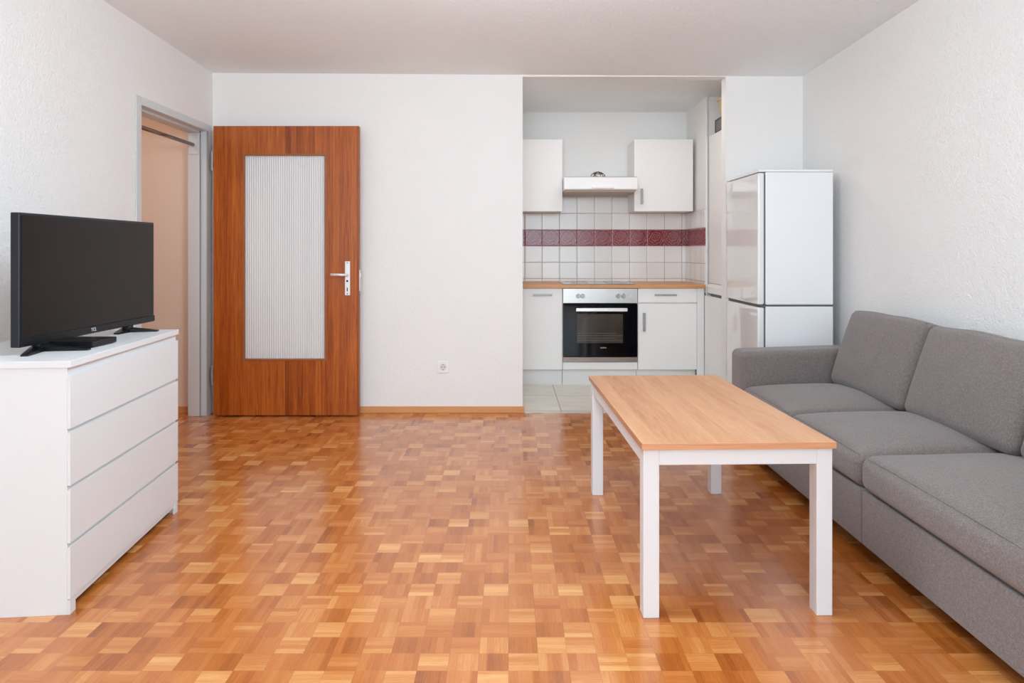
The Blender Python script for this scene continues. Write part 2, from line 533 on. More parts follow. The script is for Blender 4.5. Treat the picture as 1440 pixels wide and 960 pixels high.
# kitchen shell
KYB = 6.22
bm = new(); box(bm, 0.0, 2.3, KYB, KYB + 0.1, 0, HW)
struct('wall_kitchen_back', bm, M['wall_smooth'], 'white back wall of the kitchen recess', 'wall')
bm = new(); box(bm, 0.0, 0.10, YB + 0.09, KYB, 0, HW)
struct('wall_kitchen_left', bm, M['wall_smooth'], 'left wall of the kitchen recess', 'wall')
bm = new(); box(bm, 1.675, 2.30, 5.60, KYB, 0, 2.44); box(bm, 2.22, 2.30, YB + 0.09, 5.60, 0, 2.44)
struct('wall_kitchen_right', bm, M['wall_smooth'], 'narrow white side wall on the right of the kitchen', 'wall')
bm = new(); box(bm, 0.0, 2.3, YB + 0.09, KYB, 2.44, 2.54)
struct('ceiling_kitchen', bm, M['ceil'], 'white ceiling of the kitchen recess', 'ceiling')
bm = new(); box(bm, 0.10, 1.675, KYB - 0.010, KYB, 0.78, TZ0 + 3 * TP)
struct('trim_1', bm, M['tile_back'], 'white wall tiles with a red patterned course above the worktop', 'tiles')
bm = new(); box(bm, 1.662, 1.675, 5.60, KYB - 0.010, 0.78, TZ0 + 2 * TP)
struct('trim_2', bm, M['tile_side'], 'short return of white and red tiles on the side wall', 'tiles')
bm = new(); box(bm, 1.668, 1.684, 5.585, 5.60, 0.0, 2.44, 0.003)
struct('trim_3', bm, M['white_lac'], 'slim white corner strip at the end of the side wall', 'trim')
bm = new(); box(bm, KX0, KX1, YB - 0.012, YB + 0.016, 0.0, 0.004, 0.0015)
struct('trim_4', bm, M['threshold'], 'silver threshold strip between parquet and tiles', 'trim')

# hall behind the doorway
bm = new(); box(bm, -3.5, XL - 0.12, YB, YB + 0.09, 0, HW)
struct('wall_hall_back', bm, M['hall'], 'peach wall of the hall seen through the doorway', 'wall')
bm = new(); box(bm, -3.6, -3.5, 2.3, YB, 0, HW); box(bm, -3.5, XL - 0.12, 2.2, 2.3, 0, HW)
struct('wall_hall_left', bm, M['hall'], 'side walls of the hall', 'wall')
bm = new(); box(bm, -3.5, XL - 0.12, 2.3, YB, 2.42, 2.52)
struct('ceiling_hall', bm, M['ceil'], 'ceiling of the hall', 'ceiling')
bm = new(); box(bm, -3.5, XL - 0.12, YB - 0.014, YB, 0, 0.045, 0.002)
struct('baseboard_hall', bm, M['base_wood'], 'beech skirting of the hall wall', 'baseboard')

# skirtings
def skirt(name, x0, x1, y0, y1, lab):
    bm = new(); box(bm, x0, x1, y0, y1, 0, 0.046, 0.003)
    struct(name, bm, M['base_wood'], lab, 'baseboard')
skirt('baseboard_back', XL + 0.015, KX0 + 0.012, YB - 0.014, YB, 'beech skirting along the back wall')
skirt('baseboard_corner', KX1 - 0.012, XR - 0.015, YB - 0.014, YB, 'beech skirting behind the fridge')
skirt('baseboard_left', XL, XL + 0.014, YF, DY0 - 0.05, 'beech skirting along the left wall')
skirt('baseboard_right', XR - 0.014, XR, YF, YB, 'beech skirting behind the sofa')

# steel door frame
fr = new()
fx = XL + 0.008
box(fr, XL, fx, DY0 - 0.037, DY0 + 0.015, 0, DZ + 0.037, 0.002)
box(fr, XL, fx, DY1 - 0.012, DY1 + 0.040, 0, DZ + 0.037, 0.002)
box(fr, XL, fx, DY0 + 0.015, DY1 - 0.012, DZ - 0.010, DZ + 0.037, 0.002)
for y0, y1 in ((DY0, DY0 + 0.013), (DY1 - 0.010, DY1)):
    box(fr, XL - 0.045, XL, y0, y1, 0, DZ)
for y0, y1 in ((DY0, DY0 + 0.028), (DY1 - 0.028, DY1)):
    box(fr, XL - 0.125, XL - 0.045, y0, y1, 0, DZ, 0.003)
box(fr, XL - 0.045, XL, DY0, DY1, DZ - 0.010, DZ)
box(fr, XL - 0.125, XL - 0.045, DY0, DY1, DZ - 0.025, DZ)
o5 = struct('trim_5', fr, M['trim_white'], 'grey white steel frame of the hall doorway', 'door frame')

sl = new()
box(sl, XL - 0.0465, XL - 0.0425, DY1 - 0.026, DY1 - 0.0105, 0, DZ - 0.03)
box(sl, XL - 0.002, XL + 0.0095, DY1 - 0.0135, DY1 - 0.0095, 0, DZ - 0.01)
obj('door_seal', sl, simple('grey_rubber_seal', (0.30, 0.31, 0.32), 0.7), o5)
# the open door leaf, folded back along the back wall
DLX0, DLX1, DLF, DLB = -2.024, -1.026, 4.537, 4.577
door = thing('door_1', 'brown wood veneer door with ribbed glass panel, standing open against the back wall', 'door', (DLX0, DLF, 0), kind='structure')
GX0, GX1, GZ0, GZ1 = -1.823, -1.248, 0.384, 1.803
bm = new()
Z0, Z1 = 0.010, 1.993
box(bm, DLX0, GX0, DLF, DLB, Z0, Z1); box(bm, GX1, DLX1, DLF, DLB, Z0, Z1)
box(bm, GX0, GX1, DLF, DLB, Z0, GZ0); box(bm, GX0, GX1, DLF, DLB, GZ1, Z1)
leaf = obj('leaf', bm, M['door_wood'], door)
bm = new()
b = 0.013
for x0, x1, z0, z1 in ((GX0, GX0 + b, GZ0, GZ1), (GX1 - b, GX1, GZ0, GZ1), (GX0 + b, GX1 - b, GZ0, GZ0 + b), (GX0 + b, GX1 - b, GZ1 - b, GZ1)):
    box(bm, x0, x1, DLF - 0.004, DLB + 0.004, z0, z1, 0.002)
obj('glazing_bead', bm, M['bead_wood'], door)
bm = new()
nx = 432
ys = DLF + 0.018
rows = []
for zz in (GZ0 + b, GZ1 - b):
    for back in (0, 1):
        rows.append([bm.verts.new((GX0 + b + (GX1 - GX0 - 2 * b) * q / nx,
                                   ys + (0.004 if back else -0.0035 * abs(math.cos(PI * 36 * q / nx))), zz)) for q in range(nx + 1)])
F0, B0, F1, B1 = rows
for q in range(nx):
    bm.faces.new((F0[q], F0[q + 1], F1[q + 1], F1[q])); bm.faces.new((B0[q + 1], B0[q], B1[q], B1[q + 1]))
    bm.faces.new((F0[q + 1], F0[q], B0[q], B0[q + 1])); bm.faces.new((F1[q], F1[q + 1], B1[q + 1], B1[q]))
bm.faces.new((F0[0], F1[0], B1[0], B0[0])); bm.faces.new((F0[nx], B0[nx], B1[nx], F1[nx]))
bmesh.ops.recalc_face_normals(bm, faces=bm.faces[:])
obj('glass_pane', bm, M['glass'], door)
# handle
bm = new(); box(bm, -1.122, -1.085, DLF - 0.007, DLF, 0.832, 1.066, 0.004)
hp = obj('handle_plate', bm, M['plate'], door)
hp['label'] = 'pale metal handle plate'
bm = new()
cyl(bm, (-1.104, DLF - 0.007, 0.974), (-1.104, DLF - 0.052, 0.974), 0.010)
tube(bm, [(-1.104, DLF - 0.050, 0.974), (-1.125, DLF - 0.056, 0.974), (-1.15, DLF - 0.057, 0.975), (-1.205, DLF - 0.055, 0.976)], 0.0095, 12)
obj('lever', bm, M['plate'], hp, True)
bm = new()
cyl(bm, (-1.104, DLF - 0.0085, 0.930), (-1.104, DLF - 0.006, 0.930), 0.007)
for z in (1.054, 0.844):
    cyl(bm, (-1.104, DLF - 0.0085, z), (-1.104, DLF - 0.006, z), 0.0035)
box(bm, -1.107, -1.101, DLF - 0.0085, DLF - 0.006, 0.86, 0.885)
obj('keyhole', bm, M['dark'], hp)
bm = new(); box(bm, DLX1, DLX1 + 0.003, DLF + 0.010, DLF + 0.032, 0.862, 1.005, 0.001)
box(bm, DLX1, DLX1 + 0.010, DLF + 0.014, DLF + 0.028, 0.955, 0.985, 0.002)
obj('lock_plate', bm, M['plate'], door)
for zc in (1.755, 0.285):
    bm = new()
    hx, hy = DLX0 - 0.011, DLF + 0.004
    for q in range(3):
        cyl(bm, (hx, hy, zc - 0.062 + q * 0.042), (hx, hy, zc - 0.024 + q * 0.042), 0.0075, seg=16)
    cyl(bm, (hx, hy, zc - 0.07), (hx, hy, zc + 0.07), 0.004, seg=12)
    box(bm, hx, DLX0 + 0.001, hy + 0.002, hy + 0.006, zc - 0.05, zc + 0.05)
    obj('hinge', bm, M['alu'], door, False)

# pull-up bar across the doorway
t = thing('pull_up_bar', 'dark metal bar spanning the top of the hall doorway', 'bar', (XL - 0.085, DY0, 1.865))
bm = new(); cyl(bm, (XL - 0.085, DY0 + 0.034, 1.866), (XL - 0.085, DY1 - 0.034, 1.866), 0.0125)
obj('tube', bm, M['rod'], t, True)
for y0, y1 in ((DY0 + 0.028, DY0 + 0.034), (DY1 - 0.034, DY1 - 0.028)):
    bm = new(); box(bm, XL - 0.118, XL - 0.052, y0, y1, 1.80, 1.93, 0.002)
    cyl(bm, (XL - 0.085, y0 - 0.004, 1.866), (XL - 0.085, y1 + 0.004, 1.866), 0.020)
    o = obj('bracket', bm, M['trim_white'], t)

# power outlet
ox, oz = -0.459, 0.321
t = thing('wall_socket', 'white power socket low on the back wall', 'socket', (ox, YB, oz))
bm = new()
box(bm, ox - 0.041, ox + 0.041, YB - 0.008, YB, oz - 0.041, oz + 0.041, 0.003)
obj('cover_plate', bm, M['plastic_white'], t)
bm = new()
N = 32
ring0 = [bm.verts.new((ox + 0.0235 * math.cos(2 * PI * k / N), YB - 0.0095, oz + 0.0235 * math.sin(2 * PI * k / N))) for k in range(N)]
ring1 = [bm.verts.new((ox + 0.0205 * math.cos(2 * PI * k / N), YB - 0.0095, oz + 0.0205 * math.sin(2 * PI * k / N))) for k in range(N)]
ring2 = [bm.verts.new((ox + 0.0195 * math.cos(2 * PI * k / N), YB - 0.0082, oz + 0.0195 * math.sin(2 * PI * k / N))) for k in range(N)]
ring3 = [bm.verts.new((ox + 0.0235 * math.cos(2 * PI * k / N), YB - 0.0078, oz + 0.0235 * math.sin(2 * PI * k / N))) for k in range(N)]
for k in range(N):
    q = (k + 1) % N
    bm.faces.new((ring0[k], ring0[q], ring1[q], ring1[k])); bm.faces.new((ring1[k], ring1[q], ring2[q], ring2[k])); bm.faces.new((ring3[k], ring3[q], ring0[q], ring0[k]))
bm.faces.new(ring2)
bmesh.ops.recalc_face_normals(bm, faces=bm.faces[:])
obj('socket_well', bm, simple('grey_white_socket', (0.70, 0.68, 0.68), 0.4), t)
bm = new()
for dx in (-0.0095, 0.0095):
    cyl(bm, (ox + dx, YB - 0.0092, oz), (ox + dx, YB - 0.0070, oz), 0.003, seg=12)
for dz in (-0.019, 0.019):
    box(bm, ox - 0.003, ox + 0.003, YB - 0.0092, YB - 0.0070, oz + dz - 0.003, oz + dz + 0.003)
obj('contact', bm, M['dark'], t)

# ------------------------------------------------------------------ chest of drawers
ct = math.radians(5.1)
chest = thing('chest_of_drawers', 'white four-drawer chest on the parquet by the left wall, under the television', 'chest of drawers', (-1.389, 2.068, 0), ct)
CL, CD = 0.824, 0.48
bm = new(); box(bm, -CD - 0.004, 0.020, -0.004, CL + 0.004, 0.773, 0.795, 0.0015)
obj('top_panel', bm, M['white_chest'], chest, local=True)
for y0, y1 in ((0, 0.018), (CL - 0.018, CL)):
    bm = new(); box(bm, -CD, 0.009, y0, y1, 0, 0.773, 0.001)
    obj('side_panel', bm, M['white_chest'], chest, local=True)
    bm = new()
    f0, f1 = (y0, y0 + 0.032) if y0 == 0 else (y1 - 0.032, y1)
    box(bm, 0.009, 0.017, f0, f1, 0, 0.046, 0.001)
    obj('foot', bm, M['white_chest'], chest, local=True)
bm = new(); box(bm, -CD + 0.003, 0.0085, 0.018, CL - 0.018, 0.040, 0.773)
obj('carcass', bm, M['white_chest'], chest, local=True)
bm = new(); box(bm, 0.0, 0.0125, 0.033, CL - 0.033, 0.028, 0.052, 0.001)
obj('toe_rail', bm, M['white_chest'], chest, local=True)
for z0, z1 in ((0.582, 0.748), (0.404, 0.571), (0.224, 0.393), (0.049, 0.213)):
    bm = new()
    # front with a bevelled finger edge along its top
    prism(bm, [(0.0095, z0), (0.018, z0), (0.018, z1), (0.016, z1), (0.0095, z1 - 0.006)], 1, 0.0, CL)
    # polygon is (x, z)
    obj('drawer_front', bm, M['white_chest'], chest, local=True)

# television
CZ = 0.795
tv = thing('television', 'black flat screen television standing on the white chest', 'television', (-1.62, 2.5, CZ))
TY0, TY1, TZ0_, TZ1_ = 2.163, 2.985, 0.821, 1.265
TXF = -1.600
bm = new()
box(bm, TXF - 0.030, TXF, TY0, TY1, TZ0_, TZ1_, 0.003)
box(bm, TXF - 0.055, TXF - 0.030, TY0 + 0.10, TY1 - 0.10, TZ0_ + 0.02, TZ0_ + 0.30, 0.008)
obj('casing', bm, M['bezel'], tv)
bm = new(); box(bm, TXF - 0.0005, TXF + 0.0012, TY0 + 0.008, TY1 - 0.008, TZ0_ + 0.030, TZ1_ - 0.009)
obj('screen', bm, M['screen'], tv)
bm = new()
prism(bm, [(TXF, TZ0_), (TXF + 0.004, TZ0_ + 0.003), (TXF + 0.004, TZ0_ + 0.026), (TXF, TZ0_ + 0.029)], 1, TY0 + 0.001, TY1 - 0.001)
obj('lower_bezel', bm, M['black_plastic'], tv)
text('logo', 'TCL', 0.018, (TXF + 0.0046, 2.545, TZ0_ + 0.015), Matrix.Rotation(PI / 2, 4, 'Z') @ Matrix.Rotation(PI / 2, 4, 'X'), M['logo'], tv)
def tv_foot(py, tips):
    bm = new()
    ax, ay = TXF - 0.012, py
    box(bm, ax - 0.014, ax + 0.014, py - 0.020, py + 0.020, CZ + 0.008, TZ0_ + 0.003, 0.003)
    for tx, ty in tips:
        d = Vector((tx - ax, ty - ay, 0)); n = Vector((-d.y, d.x, 0)).normalized()
        w0, w1 = 0.024, 0.011
        a = Vector((ax, ay, CZ)); e = Vector((tx, ty, CZ))
        lo = [a - n * w0, a + n * w0, e + n * w1, e - n * w1]
        hi = [a - n * w0 + Vector((0, 0, 0.019)), a + n * w0 + Vector((0, 0, 0.019)), e + n * w1 + Vector((0, 0, 0.006)), e - n * w1 + Vector((0, 0, 0.006))]
        lo = [v + Vector((0, 0, 0.0005)) for v in lo]
        hexa(bm, lo + hi)
    obj('stand_foot', bm, M['black_plastic'], tv)
tv_foot(2.275, [(-1.452, 2.292), (-1.574, 2.150)])
tv_foot(2.800, [(-1.495, 2.822), (-1.610, 2.715)])

# set-top box
stb = thing('set_top_box', 'small flat black box on the chest under the television', 'media box', (-1.54, 2.40, CZ))
bm = new(); box(bm, -1.655, -1.468, 2.335, 2.480, CZ + 0.003, CZ + 0.023, 0.003)
obj('housing', bm, M['black_plastic'], stb)
for x in (-1.64, -1.485):
    for y in (2.35, 2.465):
        bm = new(); cyl(bm, (x, y, CZ), (x, y, CZ + 0.004), 0.006, seg=12)
        obj('rubber_foot', bm, M['dark'], stb)

# ------------------------------------------------------------------ table
tt = math.radians(1.5)
table = thing('coffee_table', 'rectangular table with light oak top and white legs in front of the sofa', 'table', (0.4105, 2.035, 0), tt)
TW, TL = 0.608, 1.107
bm = new(); box(bm, 0, TW, 0, TL, 0.525, 0.546, 0.0015)
top = obj('tabletop', bm, M['table_wood'], table, local=True)
top.data.materials.append(M['table_edge'])
for p in top.data.polygons:
    if p.normal.y < -0.7 or p.normal.y > 0.7:
        p.material_index = 1
I0, LW = 0.008, 0.050
for lx, ly in ((I0, 0.014), (TW - 0.006 - LW, 0.014), (I0, TL - 0.014 - LW), (TW + 0.006 - LW, TL - 0.014 - LW)):
    bm = new(); box(bm, lx, lx + LW, ly, ly + LW, 0, 0.525, 0.0025)
    obj('leg', bm, M['leg_white'], table, local=True)
def apron(x0, x1, y0, y1):
    bm = new(); box(bm, x0, x1, y0, y1, 0.474, 0.525, 0.001)
    obj('apron', bm, M['leg_white'], table, local=True)
apron(I0 + LW, TW - 0.006 - LW, 0.016, 0.036)
apron(I0 + LW, TW - LW, TL - 0.036, TL - 0.016)
apron(I0 + 0.002, I0 + 0.022, 0.014 + LW, TL - 0.014 - LW)
apron(TW - 0.030, TW - 0.010, 0.014 + LW, TL - 0.014 - LW)

# ------------------------------------------------------------------ sofa
sofa = thing('sofa', 'grey fabric three-seat sofa along the right wall', 'sofa', (1.65, 2.6, 0))
SX0, SX1 = 1.285, 2.03
SY0, SY1 = 1.40, 3.82
AW = 0.18
bm = new()
for a, e in ((SY0 + AW, 2.42), (2.42, SY1 - AW)):
    soft_box(bm, SX0 + 0.006, SX1 - 0.01, a + 0.001, e - 0.001, 0.066, 0.264, 0.008, (4, 8, 4))
obj('base', bm, M['fabric'], sofa, True)
def arm_fn(p, u, v, w):
    # the armrest rises slightly towards the back
    p = p.copy()
    p.z += 0.024 * (u + 1) / 2 * (w + 1) / 2
    return p
for y0, y1 in ((SY0, SY0 + AW), (SY1 - AW, SY1)):
    bm = new(); soft_box(bm, SX0 - 0.004, SX1, y0, y1, 0.066, 0.580, 0.035, (10, 6, 8), arm_fn)
    obj('armrest', bm, M['fabric'], sofa, True)
bm = new(); soft_box(bm, 1.90, SX1, SY0 + AW, SY1 - AW, 0.264, 0.70, 0.035, (4, 12, 8))
obj('back_frame', bm, M['fabric'], sofa, True)
def seat(y0, y1, seed):
    bm = new()
    zt = 0.396
    def fn(p, u, v, w):
        p = p.copy()
        up = (w + 1) / 2
        crown = 0.040 * (1 - abs(u) ** 2.6) * (1 - abs(v) ** 2.6)
        p.z += up * (crown + 0.010 * (u + 1) / 2)
        # the front bulges a little
        if u < -0.5:
            p.x -= 0.010 * (1 - w * w) * (1 - abs(v) ** 4) * min(1, (-u - 0.5) * 2)
        nn = mnoise.noise(Vector((p.x * 5, p.y * 5, seed)))
        p.z += up * 0.004 * nn
        return p
    soft_box(bm, SX0 - 0.004, 1.92, y0 + 0.001, y1 - 0.001, 0.266, zt, 0.040, (18, 18, 5), fn)
    o = obj('seat_cushion', bm, M['fabric'], sofa, True)
    # stitched seam on the front edge and along the sides
    bm = new()
    def edge(px, py, k, n):
        u = (px - (SX0 - 0.004 + 1.92) / 2) / ((1.92 - SX0 + 0.004) / 2)
        v = (py - (y0 + y1) / 2) / ((y1 - y0) / 2)
        crown = 0.040 * (1 - min(1, abs(u)) ** 2.6) * (1 - min(1, abs(v)) ** 2.6)
        return (px, py, zt - 0.0095 + crown + 0.010 * (u + 1) / 2)
    pts = [edge(SX0 + 0.010, y0 + 0.022 + (y1 - y0 - 0.044) * q / 24, q, 24) for q in range(25)]
    pts = [(x, y, z + 0.0005) for x, y, z in pts]
    tube(bm, pts, 0.0013, 6)
    obj('seam', bm, M['fabric'], o, True)
    return o
seat(3.03, SY1 - AW, 1.0); seat(2.42, 3.03, 5.0); seat(SY0 + AW, 2.42, 9.0)

def back(y0, y1, seed, zt=0.83):
    zb = 0.425
    H, T = zt - zb + 0.02, 0.175
    lean = math.radians(19)
    piv = Vector((1.745, 0, zb))
    cy = (y0 + y1) / 2
    def fn(p, u, v, w):
        # p in local frame: x thickness (0 front), y along the sofa, z height
        p = p.copy()
        f = (1 - abs(v) ** 3.0) * (1 - abs(w) ** 3.0)
        if u < 0:
            p.x -= 0.030 * f * (-u)
        else:
            p.x += 0.012 * f * u
        # pillow: edges pulled in a little
        p.y -= (p.y - cy) * 0.02 * (1 - w) * 0.5
        p.z -= 0.010 * v * v * (w + 1) / 2
        nn = mnoise.noise(Vector((p.y * 4, p.z * 6, seed))) * 0.5 + 0.35 * mnoise.noise(Vector((p.y * 9, p.z * 12, seed + 3)))
        p.x += 0.012 * nn * f * (1 if u < 0 else 0.2)
        p.z += 0.006 * mnoise.noise(Vector((p.y * 5, 0, seed + 8))) * (w + 1) / 2
        x, z = p.x, p.z
        return Vector((piv.x + x * math.cos(lean) + z * math.sin(lean), p.y, piv.z - x * math.sin(lean) + z * math.cos(lean)))
    bm = new()
    soft_box(bm, 0, T, y0 + 0.002, y1 - 0.002, 0, H, 0.040, (6, 20, 16), fn)
    o = obj('back_cushion', bm, M['fabric'], sofa, True)
    for uu, xx in ((-0.55, 0.016), (0.55, T - 0.016)):
        pts = []
        K = 30
        for q in range(K + 1):
            v = -1 + 2 * q / K
            v *= 0.93
            y = cy + v * (y1 - y0 - 0.004) / 2
            pts.append(fn(Vector((xx, y, H - 0.0105)), uu, v, 1.0))
        bm = new(); tube(bm, pts, 0.003, 6)
        obj('piping', bm, M['fabric'], o, True)
    return o
back(2.965, SY1 - AW - 0.005, 2.0, 0.835); back(2.30, 2.965, 6.0, 0.825); back(1.585, 2.30, 11.0, 0.815)
for x in (SX0 + 0.09, SX1 - 0.09):
    for y in (SY0 + 0.09, SY1 - 0.09):
        bm = new(); cyl(bm, (x, y, 0), (x, y, 0.068), 0.020, 0.026)
        obj('leg', bm, M['black_plastic'], sofa, True)

# ------------------------------------------------------------------ fridge
FX0, FX1, FY0, FY1 = 1.523, 1.983, 4.036, 4.62
fr = thing('fridge_freezer', 'tall white fridge freezer in the corner beyond the sofa, door facing left', 'fridge', ((FX0 + FX1) / 2, (FY0 + FY1) / 2, 0))
bm = new()
bx = FX0 + 0.048
soft_box(bm, bx, FX1, FY0, FY1, 0.808, 1.618, 0.006, (2, 2, 2))
soft_box(bm, bx, FX1, FY0, FY1, 0.045, 0.798, 0.006, (2, 2, 2))
cab = obj('cabinet', bm, M['fridge'], fr)
bm = new(); box(bm, bx + 0.003, FX1 - 0.002, FY0 + 0.003, FY1 - 0.003, 0.797, 0.809)
obj('waist_groove', bm, M['gasket'], cab)
bm = new(); soft_box(bm, FX0 + 0.004, FX1 + 0.001, FY0 - 0.001, FY1, 1.619, 1.634, 0.005, (2, 2, 2))
obj('top_cap', bm, M['fridge'], fr)
for z0, z1 in ((0.808, 1.614), (0.055, 0.792)):
    bm = new(); soft_box(bm, FX0, FX0 + 0.040, FY0 + 0.002, FY1 - 0.002, z0, z1, 0.010, (2, 4, 6))
    d = obj('door', bm, M['fridge_door'], fr, True)
    bm = new(); box(bm, FX0 + 0.040, bx, FY0 + 0.010, FY1 - 0.010, z0 + 0.008, z1 - 0.008)
    obj('gasket', bm, M['gasket'], d)
bm = new(); box(bm, FX0 + 0.012, bx, FY0 + 0.004, FY1 - 0.01, 0.7925, 0.8075)
obj('grip_recess', bm, M['gasket'], fr)
bm = new(); cyl(bm, (FX0 + 0.03, FY0 + 0.02, 0.795), (FX0 + 0.03, FY0 + 0.02, 0.806), 0.012, seg=16)
obj('hinge', bm, M['gasket'], fr)
for x in (bx + 0.03, FX1 - 0.03):
    for y in (FY0 + 0.03, FY1 - 0.03):
        bm = new(); cyl(bm, (x, y, 0), (x, y, 0.046), 0.016, seg=16)
        obj('foot', bm, M['black_plastic'], fr)

# ------------------------------------------------------------------ kitchen units
CF = 5.569          # cabinet door face
TH = 0.018
BB = 6.19           # unit backs
def bar_handle(parent, x0, x1, z0, z1, yf):
    """slim flat bar on two posts"""
    bm = new()
    box(bm, x0, x1, yf - 0.030, yf - 0.020, z0, z1, 0.002)
    if x1 - x0 > z1 - z0:
        zc = (z0 + z1) / 2
        for x in (x0 + 0.012, x1 - 0.012):
            box(bm, x - 0.005, x + 0.005, yf - 0.021, yf, zc - 0.005, zc + 0.005)
    else:
        xc = (x0 + x1) / 2
        for z in (z0 + 0.012, z1 - 0.012):
            box(bm, xc - 0.005, xc + 0.005, yf - 0.021, yf, z - 0.005, z + 0.005)
    return obj('handle', bm, M['alu'], parent)

def carcass(bm, x0, x1, y0, y1, z0, z1):
    box(bm, x0 + 0.001, x1 - 0.001, y0, y1, z0, z1)

PX, PY0, PY1 = 1.692, 4.76, 5.578
# narrow left base unit
u = thing('base_cabinet', 'narrow cream base cabinet left of the oven', 'kitchen cabinet', (0.28, 5.85, 0), group='kitchen base units')
bm = new(); carcass(bm, 0.118, 0.4555, CF + TH + 0.002, BB, 0.135, 0.822); obj('body', bm, M['kitchen_white'], u)
bm = new(); box(bm, 0.120, 0.4535, CF, CF + TH, 0.138, 0.820, 0.0015); d = obj('door', bm, M['kitchen_white'], u)
bar_handle(d, 0.205, 0.366, 0.760, 0.773, CF)
bm = new(); box(bm, 0.118, 0.4545, 5.623, 5.640, 0.0, 0.135); obj('plinth', bm, M['plinth'], u)

# oven housing
u = thing('oven_housing', 'white kitchen unit holding the built-in oven', 'kitchen cabinet', (0.77, 5.85, 0), group='kitchen base units')
OX0, OX1 = 0.4575, 1.0865
bm = new()
box(bm, OX0, OX0 + 0.010, CF + TH + 0.002, BB, 0.135, 0.822); box(bm, OX1 - 0.010, OX1, CF + TH + 0.002, BB, 0.135, 0.822)
box(bm, OX0 + 0.010, OX1 - 0.010, CF + TH + 0.002, BB, 0.135, 0.200); box(bm, OX0 + 0.010, OX1 - 0.010, BB - 0.01, BB, 0.2, 0.822)
obj('body', bm, M['kitchen_white'], u)
bm = new(); box(bm, OX0, OX1 - 0.001, CF, CF + TH, 0.140, 0.199, 0.0015); obj('lower_panel', bm, M['kitchen_white'], u)
bm = new(); box(bm, OX0 + 0.0005, OX1 - 0.001, 5.623, 5.640, 0.0, 0.135); obj('plinth', bm, M['plinth'], u)

# oven
ov = thing('built_in_oven', 'stainless and black glass oven built in below the hob', 'oven', (0.77, CF, 0.203))
bm = new(); box(bm, OX0 + 0.011, OX1 - 0.011, CF + 0.004, 6.05, 0.206, 0.800); obj('body', bm, M['dark'], ov)
bm = new(); box(bm, OX0 + 0.001, OX1 - 0.002, CF - 0.012, CF + 0.004, 0.697, 0.820, 0.002); pn = obj('control_panel', bm, M['steel'], ov)
pn['label'] = 'stainless steel control panel'
for px in (0.587, 0.624, 0.922, 0.966):
    bm = new()
    cyl(bm, (px, CF - 0.012, 0.757), (px, CF - 0.018, 0.757), 0.021)
    cyl(bm, (px, CF - 0.018, 0.757), (px, CF - 0.038, 0.757), 0.0165, 0.0145)
    box(bm, px - 0.003, px + 0.003, CF - 0.042, CF - 0.036, 0.744, 0.771, 0.001)
    obj('knob', bm, M['knob'], pn)
for px in (0.515, 0.663, 0.862, 1.03):
    bm = new(); cyl(bm, (px, CF - 0.0135, 0.757), (px, CF - 0.0115, 0.757), 0.0045, seg=16)
    obj('indicator', bm, M['plastic_white'], pn)
bm = new(); box(bm, OX0 + 0.002, OX1 - 0.003, CF - 0.014, CF + 0.004, 0.247, 0.694, 0.002); dr = obj('oven_door', bm, M['black_glass'], ov)
bm = new(); box(bm, 0.576, 0.962, CF - 0.0152, CF - 0.0138, 0.362, 0.606); obj('oven_window', bm, M['oven_window'], dr)
bm = new()
for k, zz in enumerate((0.385, 0.405, 0.425, 0.445)):
    tube(bm, [(0.582, CF - 0.0154, zz), (0.90 if k % 2 else 0.955, CF - 0.0154, zz)], 0.0016, 6)
obj('rack_rail', bm, simple('rack_grey', (0.13, 0.12, 0.11), 0.35), dr)
bm = new()
box(bm, 0.563, 0.993, CF - 0.060, CF - 0.044, 0.631, 0.660, 0.004)
for px in (0.585, 0.97):
    box(bm, px - 0.008, px + 0.008, CF - 0.046, CF - 0.013, 0.638, 0.653, 0.002)
obj('handle', bm, simple('pale_steel_handle', (0.86, 0.85, 0.84), 0.25, metal=0.55), dr)
text('brand_lettering', 'SIEMENS', 0.013, (0.797, CF - 0.0150, 0.322), Matrix.Rotation(PI / 2, 4, 'X'), M['logo'], dr)
bm = new(); box(bm, OX0 + 0.002, OX1 - 0.003, CF - 0.013, CF + 0.004, 0.203, 0.243, 0.002); obj('lower_trim', bm, simple('warm_steel_trim', (0.30, 0.24, 0.215), 0.3, metal=0.8), ov)

# right base unit: drawer over door, then a filler post
u = thing('base_cabinet', 'cream base cabinet with drawer and door right of the oven', 'kitchen cabinet', (1.35, 5.85, 0), group='kitchen base units')
RX0, RX1 = 1.0885, 1.588
bm = new(); carcass(bm, RX0, RX1, CF + TH + 0.002, BB, 0.135, 0.822); obj('body', bm, M['kitchen_white'], u)
bm = new(); box(bm, RX0 + 0.002, RX1 - 0.002, CF, CF + TH, 0.701, 0.820, 0.0015); d = obj('drawer', bm, M['kitchen_white'], u)
bar_handle(d, 1.226, 1.412, 0.760, 0.773, CF)
bm = new(); box(bm, RX0 + 0.002, RX1 - 0.002, CF, CF + TH, 0.138, 0.692, 0.0015); d = obj('door', bm, M['kitchen_white'], u)
bar_handle(d, 1.128, 1.149, 0.463, 0.616, CF)
bm = new(); box(bm, RX0, RX1 + 0.001, 5.623, 5.640, 0.0, 0.135); obj('plinth', bm, M['plinth'], u)
bm = new(); box(bm, RX1 + 0.0015, RX1 + 0.030, CF + 0.004, CF + 0.03, 0.0, 0.822, 0.001); box(bm, RX1 + 0.0305, PX - 0.041, CF + 0.010, CF + 0.03, 0.0, 0.822, 0.001); obj('filler_post', bm, M['white_lac'], u)

